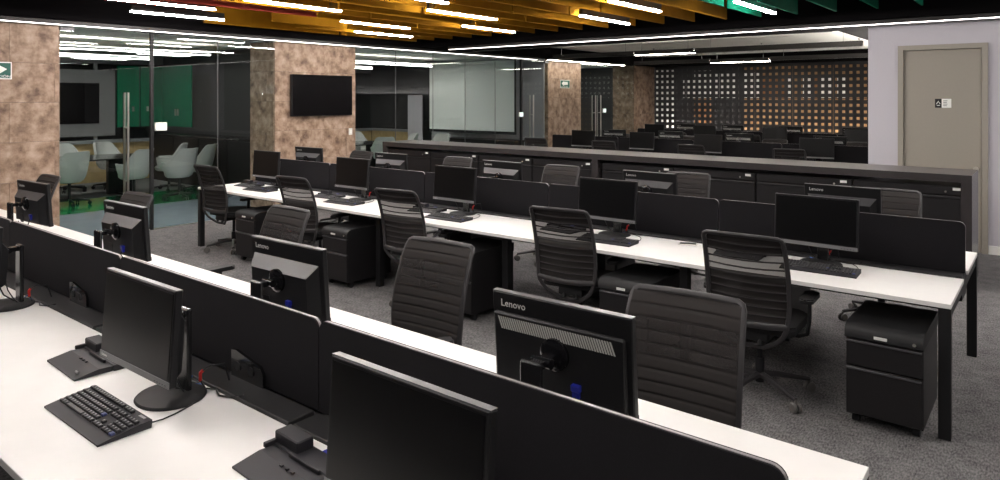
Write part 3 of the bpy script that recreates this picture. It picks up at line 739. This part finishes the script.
# ------------------------------------------------------------------ monitors
LOGO = text_mesh('Lenovo', .034, 'logo'); LOGO_S = text_mesh('Lenovo', .014, 'logo')
def make_monitor(kind):
    t = thing('computer_monitor', 'x', 'monitor')
    W, Z0, Z1 = .262, .135, .462
    body = MB().box(-W, W, -.012, .016, Z0, Z1, .004).build('housing', 'bezel', t)
    MB().box(-W + .012, W - .012, -.0135, -.0118, Z0 + .03, Z1 - .012).build('screen', 'screen', t)
    MB().box(-W + .001, W - .001, -.0145, -.0118, Z0 + .001, Z0 + .024, .001).build('chin', 'chin' if kind == 'B' else 'bezel', t)
    MB().box(-W, W, -.010, .014, Z1 - .0004, Z1 + .0012).build('top_edge_glint', 'ledge', t)  # paler strip paints the light caught along the top bezel
    l = link('front_logo', LOGO_S, t, (-W + .02, -.0148, Z0 + .008)); l.rotation_euler = (R(90), 0, 0)
    bt = MB()
    for k in range(5): bt.box(W - .10 + k * .018, W - .092 + k * .018, -.0155, -.0143, Z0 + .008, Z0 + .012)
    bt.build('buttons', 'ledge', t)
    l = link('logo', LOGO, t, (W - .035, .0164, Z1 - .047)); l.rotation_euler = (R(90), 0, R(180))
    if kind == 'B':
        # raised housing with a bevelled upper ledge
        o = [(-.235, Z0 + .012), (.235, Z0 + .012), (.235, Z1 - .075), (-.235, Z1 - .075)]; q = [(-.20, Z0 + .03), (.20, Z0 + .03), (.20, Z1 - .125), (-.20, Z1 - .125)]
        co = [(x, .016, z) for x, z in o] + [(x, .062, z) for x, z in q]
        MB().poly(co, [(4, 5, 6, 7), (0, 1, 5, 4), (1, 2, 6, 5), (3, 0, 4, 7)] + [(2, 3, 7, 6)]).build('back_housing', 'bezel', t)
        co = [(-.236, .0165, Z1 - .0745), (.236, .0165, Z1 - .0745), (.201, .0628, Z1 - .1245), (-.201, .0628, Z1 - .1245)]
        co2 = [(x, y + .001, z + .002) for x, y, z in co]
        MB().poly(co + co2, [(3, 2, 1, 0), (4, 5, 6, 7), (0, 1, 5, 4), (1, 2, 6, 5), (2, 3, 7, 6), (3, 0, 4, 7)]).build('upper_ledge', 'ledge', t)
        yb = .062
    else:
        MB().box(-.245, .245, .016, .036, Z0 + .02, Z1 - .062, .006).build('back_housing', 'bezel', t)
        v = MB()
        n = 46
        for k in range(n):
            x = -.215 + .43 * k / n
            v.poly([(x + .014, .0362, Z1 - .075), (x + .0195, .0362, Z1 - .075), (x + .0055, .0362, Z1 - .115), (x, .0362, Z1 - .115),
                    (x + .014, .0375, Z1 - .075), (x + .0195, .0375, Z1 - .075), (x + .0055, .0375, Z1 - .115), (x, .0375, Z1 - .115)],
                   [(4, 5, 6, 7), (0, 1, 5, 4), (1, 2, 6, 5), (2, 3, 7, 6), (3, 0, 4, 7)])
        tag(v.build('vent_grille', 'vent', t), kind='stuff')
        yb = .036
    tilted = [c for c in COL.objects if c.parent == t]
    # hinge, neck and round foot
    h = MB(); h.lathe([(.0, 0), (.052, 0), (.052, .012), (.04, .02), (.0, .02)], 20); h.xform(Matrix.Translation((0, yb, .305)) @ Matrix.Rotation(R(-90), 4, 'X')); tilted.append(h.build('hinge_disc', 'gloss', t, smooth=True))
    h = MB(); h.tube([(-.035, .10, .30), (.035, .10, .30)], .016, n=12); h.box(-.02, .02, yb - .01, .15, .289, .311); h.build('hinge', 'gloss', t, smooth=True)
    nk = MB(); nk.box(-.038, .038, .148, .168, .01, .32, .005); nk.build('neck', 'neck', t)
    ft = MB(); ft.lathe([(.0, 0), (.125, 0), (.128, .004), (.122, .010), (.05, .016), (.0, .016)], 36, center=(0, .105, 0), sx=1.05, sy=.95); ft.build('foot', 'plastic2', t, smooth=True)
    pl = MB(); pl.box(-.092, -.060, yb - .002, yb + .014, .205, .226, .002); pl.box(-.088, -.064, yb, yb + .012, .185, .205); tilted.append(pl.build('video_plug', 'vga', t))
    pt = MB(); pt.box(.07, .12, yb - .0005, yb + .002, .15, .22); tilted.append(pt.build('port_recess', 'screen', t))
    tl = Matrix.Translation((0, 0, Z1)) @ Matrix.Rotation(R(-4), 4, 'X') @ Matrix.Translation((0, 0, -Z1))
    for c in tilted: c.matrix_basis = tl @ c.matrix_basis
    cb = MB(); cb.tube([(-.075, yb - .012, .195), (-.072, yb + .012, .12), (-.05, yb + .035, .05), (-.02, yb + .07, .02), (.02, yb + .10, .006), (.10, .115, .006)], .0035, n=6)
    cb.tube([(.09, yb + .004, .16), (.08, yb + .02, .10), (.05, yb + .05, .05), (.03, yb + .08, .01), (-.02, yb + .11, .006)], .003, n=6); cb.build('cables', 'plastic', t, smooth=True)
    return t
mA, mB_ = Proto(make_monitor('A')), Proto(make_monitor('B'))
GN, GM, GB, GD = 'monitors on the front bench', 'monitors on the middle bench', 'monitors on the bench behind the counter', 'monitors on the farthest bench'
# front bench, far side: their backs face the camera
Z = .74
mA.put((-1.24, YN + .33, Z), R(181), 'large black monitor back with a hatched light vent strip, nearest the camera', GN)
mB_.put((-2.72, YN + .335, Z), R(181.5), 'black monitor back on front bench, second from right, wedge ledge on its back', GN)
mB_.put((-4.5, YN + .39, Z), R(181.5), 'black monitor back on front bench, third from right, left of centre', GN)
mB_.put((-6.22, YN + .44, Z), R(184), 'black monitor back on front bench, farthest left before the tiled wall', GN)
# front bench, near side: screens towards us
mB_.put((-1.18, YN - .40, Z), R(0), 'dark monitor screen at the bottom edge, nearest on the front bench', GN)
mB_.put((-2.58, YN - .37, Z), R(1), 'dark monitor screen with keyboard before it at lower left, front bench', GN)
mB_.put((-4.40, YN - .36, Z), R(-1), 'monitor cut off by the left edge on the front bench', GN)
ordr = ['rightmost', 'second from right', 'third from right', 'fourth from right', 'leftmost']
for i, (x, r_) in enumerate(((-1.24, -2), (-2.81, 0), (-4.46, .5), (-5.96, 1), (-7.59, 1))):
    mB_.put((x, YM - .35, Z), R(r_), 'dark monitor screen facing us on the middle bench, ' + ordr[i], GM)
for i, (x, r_) in enumerate(((-1.24, 178), (-2.80, 177), (-4.46, 178), (-6.13, 182), (-7.72, 184))):
    mB_.put((x, YM + .36, Z), R(r_), 'monitor back peeking over the middle bench screens, ' + ordr[i], GM)
o4 = ['rightmost', 'second from right', 'second from left', 'leftmost']
for i, (x, r_) in enumerate(((-3.03, 6), (-4.85, -4), (-6.15, -2), (-7.45, 4))):
    mB_.put((x, YB - .36, Z), R(r_), 'small distant screen facing us on the bench behind the counter, ' + o4[i], GB)
for i, (x, r_) in enumerate(((-3.0, 180), (-4.55, 182), (-5.9, 178), (-7.15, 181))):
    mA.put((x, YB + .36, Z), R(r_), 'distant monitor back with pale vent on the bench behind the counter, ' + o4[i], GB)
for i, (x, r_) in enumerate(((-3.2, 2), (-4.89, 4), (-6.5, 2), (-7.8, 0))):
    mB_.put((x, YD - .36, Z), R(r_), 'tiny distant screen facing us on the farthest bench, ' + o4[i], GD)
for i, (x, r_) in enumerate(((-3.4, 180), (-4.75, 180), (-6.1, 180), (-7.3, 180))):
    mA.put((x, YD + .36, Z), R(r_), 'tiny distant monitor back on the farthest bench, ' + o4[i], GD)

# ------------------------------------------------------------------ keyboards, docking stations, cables
def make_keyboard():
    t = thing('keyboard', 'x', 'keyboard', group='black desk keyboards')
    b = MB()
    b.prism([(-.088, 0), (.082, 0), (.085, .026), (.045, .024), (-.045, .013), (-.088, .006)], 'x', -.228, .228); b.build('body', 'kbody', t)
    ks = MB(); lg = MB(); bl = []
    def nb(): bl.append(MB()); return bl[-1]
    def key(x, y, wd, where):
        z = .013 + (y + .045) * .122
        where.box(x - wd / 2, x + wd / 2, y - .0078, y + .0078, z - .002, z + .0075, .0015)
        if wd < .03 and where is ks: lg.box(x - .004, x + .001, y - .001, y + .004, z + .0075, z + .0079)
    for r_ in range(6):
        y = -.036 + r_ * .0195 + (.006 if r_ == 5 else 0)
        for c in range(14):
            if r_ == 0 and 3 <= c <= 9:
                if c == 6: key(-.206 + 6 * .0195, y, .125, ks)
                continue
            wd = .0165
            key(-.206 + c * .0195, y, wd, nb() if (r_ == 2 and c == 13) else ks)
        for c in range(3):
            if r_ in (0, 3, 4, 5) or (r_ == 1 and c == 1): key(.078 + c * .0195, y, .0165, ks)
        if r_ < 5:
            for c in range(4): key(.147 + c * .0195, y, .0165, nb() if (r_ == 0 and c == 3) else ks)
    tag(ks.build('keys', 'key', t), kind='stuff'); tag(lg.build('key_legends', 'keyprint', t), kind='stuff')
    for q in bl: q.build('blue_key', 'bluekey', t)
    MB().box(.16, .2, .068, .078, .0255, .0265).build('badge', 'keyprint', t)
    c = MB(); c.tube([(.20, .083, .012), (.203, .098, .006), (.204, .13, .004), (.196, .18, .004), (.172, .25, .004), (.14, .30, .004), (.10, .335, .004), (.047, .36, .004), (-.02, .37, .004), (-.09, .365, .004)], .003, n=6); c.build('cable', 'plastic', t, smooth=True)
    return t
kp = Proto(make_keyboard())
kp.put((-2.56 + .0, 0, 0), 0, 'x')
k0 = kp.root
def rot_z(o, loc, rz, label, grp=None):
    o.location = loc; o.rotation_euler = (0, 0, rz); o['label'] = label
rot_z(k0, (-2.615, 1.022, .741), R(0), 'black keyboard with palm rest at lower left on the front bench')
for i, (x, y, r_) in enumerate(((-1.19, 4.80, 2), (-2.72, 4.74, 3), (-4.38, 4.72, 2), (-5.90, 4.74, 3), (-7.50, 4.76, 3))):
    kp.put((x, y, .741), R(r_), 'black keyboard on the middle bench before a screen, ' + ordr[i])
for i, (x, y) in enumerate(((-2.75, 5.75), (-4.4, 5.76), (-6.0, 5.78))):
    kp.put((x, YM + .62, .741), R(180), 'keyboard on the hidden far side of the middle bench, ' + ['right', 'middle', 'left'][i])

def make_dock():
    t = thing('docking_station', 'x', 'docking station', group='black laptop docking stations')
    b = MB(); b.prism([(-.11, 0), (.06, 0), (.06, .018), (-.02, .022), (-.11, .006)], 'x', -.16, .16); b.build('wedge_plate', 'kbody', t)
    b = MB(); b.box(-.17, .17, .03, .105, 0, .024, .003); b.build('rear_bar', 'kbody', t)
    b = MB(); b.box(-.175, -.045, .04, .10, .02, .058, .004); b.box(-.175, -.16, -.0, .05, .018, .034, .002); b.build('latch_block', 'kbody', t)
    b = MB(); b.box(-.06, .10, .018, .028, .018, .032, .002); [b.box(-.03 + k * .03, -.018 + k * .03, -.03, -.022, .018, .026) for k in range(3)]; b.build('connector', 'plastic', t)
    b = MB(); b.tube([(.10, -.085, .0175), (.125, -.085, .0175)], .004, n=6); b.build('button', 'chin', t)
    b = MB(); b.box(-.01, .03, .105, .135, .006, .022, .002); b.build('video_plug', 'vga', t)
    c = MB(); c.tube([(.01, .135, .014), (.02, .17, .012), (.08, .19, .006), (.2, .20, .006)], .0035, n=6); c.build('cable', 'plastic', t, smooth=True)
    return t
dp = Proto(make_dock())
dp.put((-3.17, 1.21, .741), R(-2), 'black docking station left of the lower left monitor on the front bench')
dp.put((-1.77, 1.235, .741), R(-3), 'black docking station with blue plug at the bottom edge, front bench')
dp.put((-4.95, 1.24, .741), R(2), 'docking station near the left picture edge on the front bench')
for i, (x, r_) in enumerate(((-1.75, 3), (-3.25, -4), (-4.85, 8), (-6.4, 4), (-8.0, 5))):
    dp.put((x, YM - .34, .741), R(r_), 'dark docking station on the middle bench beside a screen, ' + ordr[i])
def red_cable(x, y, rz, label):
    t = thing('cable_bundle', label, 'cable', (x, y, .741), rz)
    c = MB(); c.tube([(0, 0, .035), (.008, -.004, .05), (.012, -.006, .068), (.026, -.004, .08)], .0065, n=6); c.build('red_tag', 'red', t, smooth=True)
    c = MB(); c.tube([(.026, -.004, .08), (.04, .02, .095), (.05, .07, .09), (.05, .09, .02)], .0035, n=6); c.tube([(0, 0, .036), (.02, .01, .006), (.06, .03, .006), (.12, .01, .006), (.17, .03, .006), (.2, .06, .013)], .0035, n=6); c.build('black_cable', 'plastic', t, smooth=True)
    c = MB(); c.tube([(-.02, .02, .01), (-.05, .0, .006), (-.08, -.01, .006), (-.12, .03, .012)], .0035, n=6); c.build('blue_cable', 'bluecable', t, smooth=True)
red_cable(-2.555, YN - .165, 0, 'red tagged cable behind the lower left monitor on the front bench')
red_cable(-4.37, YN - .165, 0, 'red tagged cable near the left edge on the front bench')
for i, x in enumerate((-1.21, -2.74, -4.40, -5.90, -7.54)):
    red_cable(x, YM - .175, R(4 * i), 'red tagged cable behind a middle bench screen, ' + ordr[i])
t = thing('mobile_phone', 'small white phone lying on the middle bench by the screens', 'phone', (-2.18, YM - .24, .741), R(20))
MB().box(-.07, .07, -.035, .035, 0, .01, .003).build('case', 'switch', t); MB().box(-.06, .06, -.03, .03, .01, .0106).build('display', 'screen', t)

# ------------------------------------------------------------------ office chairs
def back_y(z):      # side profile of the backrest
    pts = [(.34, -.17), (.42, -.235), (.50, -.262), (.60, -.252), (.72, -.264), (.85, -.297), (.95, -.335), (1.0, -.358), (1.05, -.392)]
    for (a, ya), (b, yb) in zip(pts, pts[1:]):
        if a <= z <= b: q = (z - a) / (b - a); return ya + (yb - ya) * q
    return pts[-1][1]
def back_w(z):      # half width of the backrest
    pts = [(.34, .06), (.38, .13), (.43, .19), (.50, .226), (.62, .238), (.80, .238), (.95, .234), (1.05, .228)]
    for (a, ya), (b, yb) in zip(pts, pts[1:]):
        if a <= z <= b: q = (z - a) / (b - a); return ya + (yb - ya) * q
    return pts[-1][1]
def make_chair():
    t = thing('office_chair', 'x', 'chair', group='black mesh office chairs')
    zz = [.345, .36, .385, .415, .45, .49, .53, .58, .64, .70, .76, .82, .88, .93, .97, 1.0, 1.02]
    path = [(-back_w(z), back_y(z), z) for z in zz] + [(-.222, -.384, 1.040), (-.205, -.390, 1.049), (-.1, -.397, 1.051), (0, -.400, 1.052), (.1, -.397, 1.051), (.205, -.390, 1.049), (.222, -.384, 1.040)] + [(back_w(z), back_y(z), z) for z in zz[::-1]]
    f = MB(); f.tube(path, .011, .015, n=8, up=(0, 1, 0), closed=True)
    f.build('back_frame', 'chair_frame', t, smooth=True)
    cb = MB(); cb.tube([(-.226, -.262, .515), (-.12, -.276, .505), (0, -.282, .502), (.12, -.276, .505), (.226, -.262, .515)], .009, .019, n=8, up=(0, 1, 0)); cb.build('back_crossbar', 'chair_frame', t, smooth=True)
    for k in range(10):
        z = .565 + k * .0475; w_ = back_w(z) - .006
        s_ = MB(); s_.tube([(-w_, back_y(z) + .002, z + .004), (-w_ * .5, back_y(z) - .014, z - .002), (0, back_y(z) - .018, z - .005), (w_ * .5, back_y(z) - .014, z - .002), (w_, back_y(z) + .002, z + .004)], .0035, .0055, n=6, up=(0, 1, 0)); s_.build('back_slat', 'chair_strip', t, smooth=True)
    for z0, z1, NZ, mm, nm in ((.525, .815, 72, 'chair_mesh', 'back_mesh'), (.815, .945, 32, 'chair_open', 'open_mesh_band'), (.945, 1.04, 24, 'chair_mesh', 'back_mesh')):
        ms = MB(); NX = 8; V = []
        for i in range(NZ + 1):
            z = z0 + (z1 - z0) * i / NZ; w_ = back_w(z) - .004; row = []
            u_ = ((z - .565 + .02375) % .0475) - .02375; rib = -.0065 * math.exp(-(u_ / .0055) ** 2)
            for j in range(NX + 1):
                q = -1 + 2 * j / NX; row.append(ms.bm.verts.new((w_ * q, back_y(z) + .014 - .016 * (1 - q * q) + rib * (1 - q ** 6), z)))
            V.append(row)
        for i in range(NZ):
            for j in range(NX): ms.bm.faces.new((V[i][j], V[i][j + 1], V[i + 1][j + 1], V[i + 1][j]))
        ms.build(nm, mm, t, smooth=True)
    st = MB(); pts = rrect(-.245, .245, -.20, .27, .07, 5); st.prism(pts, 'z', .435, .485)
    es = [e for e in st.bm.edges if abs(e.verts[0].co.z - e.verts[1].co.z) < 1e-5 and e.verts[0].co.z > .48]
    bmesh.ops.bevel(st.bm, geom=es, offset=.018, segments=3, affect='EDGES'); st.build('seat', 'chair_seat', t, smooth=True)
    mcn = MB(); mcn.box(-.10, .10, -.19, .13, .375, .435, .015, 2); mcn.tube([(-.05, -.17, .40), (-.05, -.2, .36)], .015, n=6); mcn.tube([(.05, -.17, .40), (.05, -.2, .36)], .015, n=6); mcn.build('mechanism', 'plastic2', t, smooth=True)
    for s_ in (-1, 1):
        a = MB(); a.tube([(s_ * .09, -.02, .41), (s_ * .24, -.02, .405), (s_ * .285, -.02, .425), (s_ * .295, -.015, .50), (s_ * .295, .0, .63)], .012, .022, n=8, up=(0, 0, 1)); a.build('arm_post', 'plastic2', t, smooth=True)
        a = MB(); pts = rrect(s_ * .29 - .042, s_ * .29 + .042, -.11, .14, .035, 5); a.prism(pts, 'z', .628, .655)
        es = [e for e in a.bm.edges if abs(e.verts[0].co.z - e.verts[1].co.z) < 1e-5 and e.verts[0].co.z > .65]
        bmesh.ops.bevel(a.bm, geom=es, offset=.009, segments=2, affect='EDGES'); a.build('arm_pad', 'plastic2', t, smooth=True)
    c = MB(); c.tube([(0, 0, .07), (0, 0, .22)], .029, n=12); c.tube([(0, 0, .22), (0, 0, .38)], .017, n=12); c.build('gas_column', 'plastic', t, smooth=True)
    star_base(t, 'chair_frame', .315, .115)
    return t
ch = Proto(make_chair())
for i, (x, y, r_) in enumerate(((-1.46, 4.46, 3), (-2.86, 4.58, 7), (-4.54, 4.55, 6), (-6.08, 4.57, 5), (-7.88, 4.64, 4))):
    ch.put((x, y, 0), R(r_), 'black mesh office chair seen from behind at the middle bench, ' + ordr[i])
for i, (x, y, r_) in enumerate(((-1.15, 2.33, 185), (-2.66, 2.45, 184), (-4.35, 2.62, 180), (-5.98, 2.28, 182), (-8.08, 2.33, 182))):
    ch.put((x, y, 0), R(r_), 'black mesh office chair facing us across the front bench, ' + ordr[i])
for i, (x, y, r_) in enumerate(((-1.13, 6.5, 180), (-3.02, 6.68, 187), (-4.55, 6.52, 182), (-6.26, 6.60, 183), (-8.10, 6.47, 180))):
    ch.put((x, y, 0), R(r_), 'office chair between the middle bench and the storage counter, ' + ordr[i])
for i, (x, y, r_) in enumerate(((-3.31, 11.70, 8), (-4.88, 11.68, 2), (-6.6, 11.66, 6), (-8.16, 11.64, 10))):
    ch.put((x, y, 0), R(r_), 'distant dark chair back just above the storage counter, ' + o4[i])
for i, (x, y, r_) in enumerate(((-2.75, 13.45, 180), (-4.25, 13.42, 176), (-6.05, 13.45, 183), (-7.6, 13.45, 180))):
    ch.put((x, y, 0), R(r_), 'distant chair facing us beyond the bench behind the counter, ' + o4[i])
for i, (x, y, r_) in enumerate(((-3.5, 15.55, 4), (-5.2, 15.55, 0), (-6.9, 15.55, 3))):
    ch.put((x, y, 0), R(r_), 'tiny distant chair back at the farthest bench, ' + ['right', 'middle', 'left'][i])

# ------------------------------------------------------------------ drawer pedestals
def make_pedestal():
    t = thing('drawer_pedestal', 'x', 'pedestal', group='black drawer pedestals under the benches')
    MB().box(-.19, .19, -.26, .29, .06, .54).build('carcass', 'cab', t)
    tp = MB(); tp.prism([(-.285, .50), (.295, .50), (.295, .575), (-.22, .575), (-.262, .562), (-.282, .54)], 'x', -.195, .195); tp.build('cushioned_top', 'plastic2', t, smooth=True)
    for z0, z1 in ((.07, .335), (.343, .49)):
        d_ = MB().box(-.188, .188, -.278, -.26, z0, z1, .003).build('drawer_front', 'cab', t)
        MB().box(-.186, .186, -.284, -.277, z1 - .016, z1 - .004, .002).build('drawer_lip', 'ledge', d_)
    MB().box(-.045, .02, -.2885, -.2835, .512, .528).build('name_label', 'labelw', t)
    c = MB(); c.lathe([(0, 0), (.009, 0), (.009, .004), (0, .004)], 12); c.xform(Matrix.Translation((.15, -.283, .52)) @ Matrix.Rotation(R(90), 4, 'X')); c.build('lock', 'chrome', t)
    for sx in (-.15, .15):
        for sy in (-.2, .23):
            c = MB(); c.tube([(sx - .018, sy, .026), (sx + .018, sy, .026)], .026, n=14); c.box(sx - .02, sx + .02, sy - .02, sy + .02, .045, .06); c.build('caster', 'plastic', t, smooth=True)
    return t
pp = Proto(make_pedestal())
for i, x in enumerate((-.745, -2.36, -3.95, -5.54, -7.13)):
    pp.put((x, 4.61, 0), 0, 'black drawer pedestal under the near edge of the middle bench, ' + ordr[i])
for i, x in enumerate((-1.75, -3.34, -4.93, -6.52)):
    pp.put((x, 5.75, 0), R(180), 'black drawer pedestal under the far side of the middle bench, ' + o4[i])
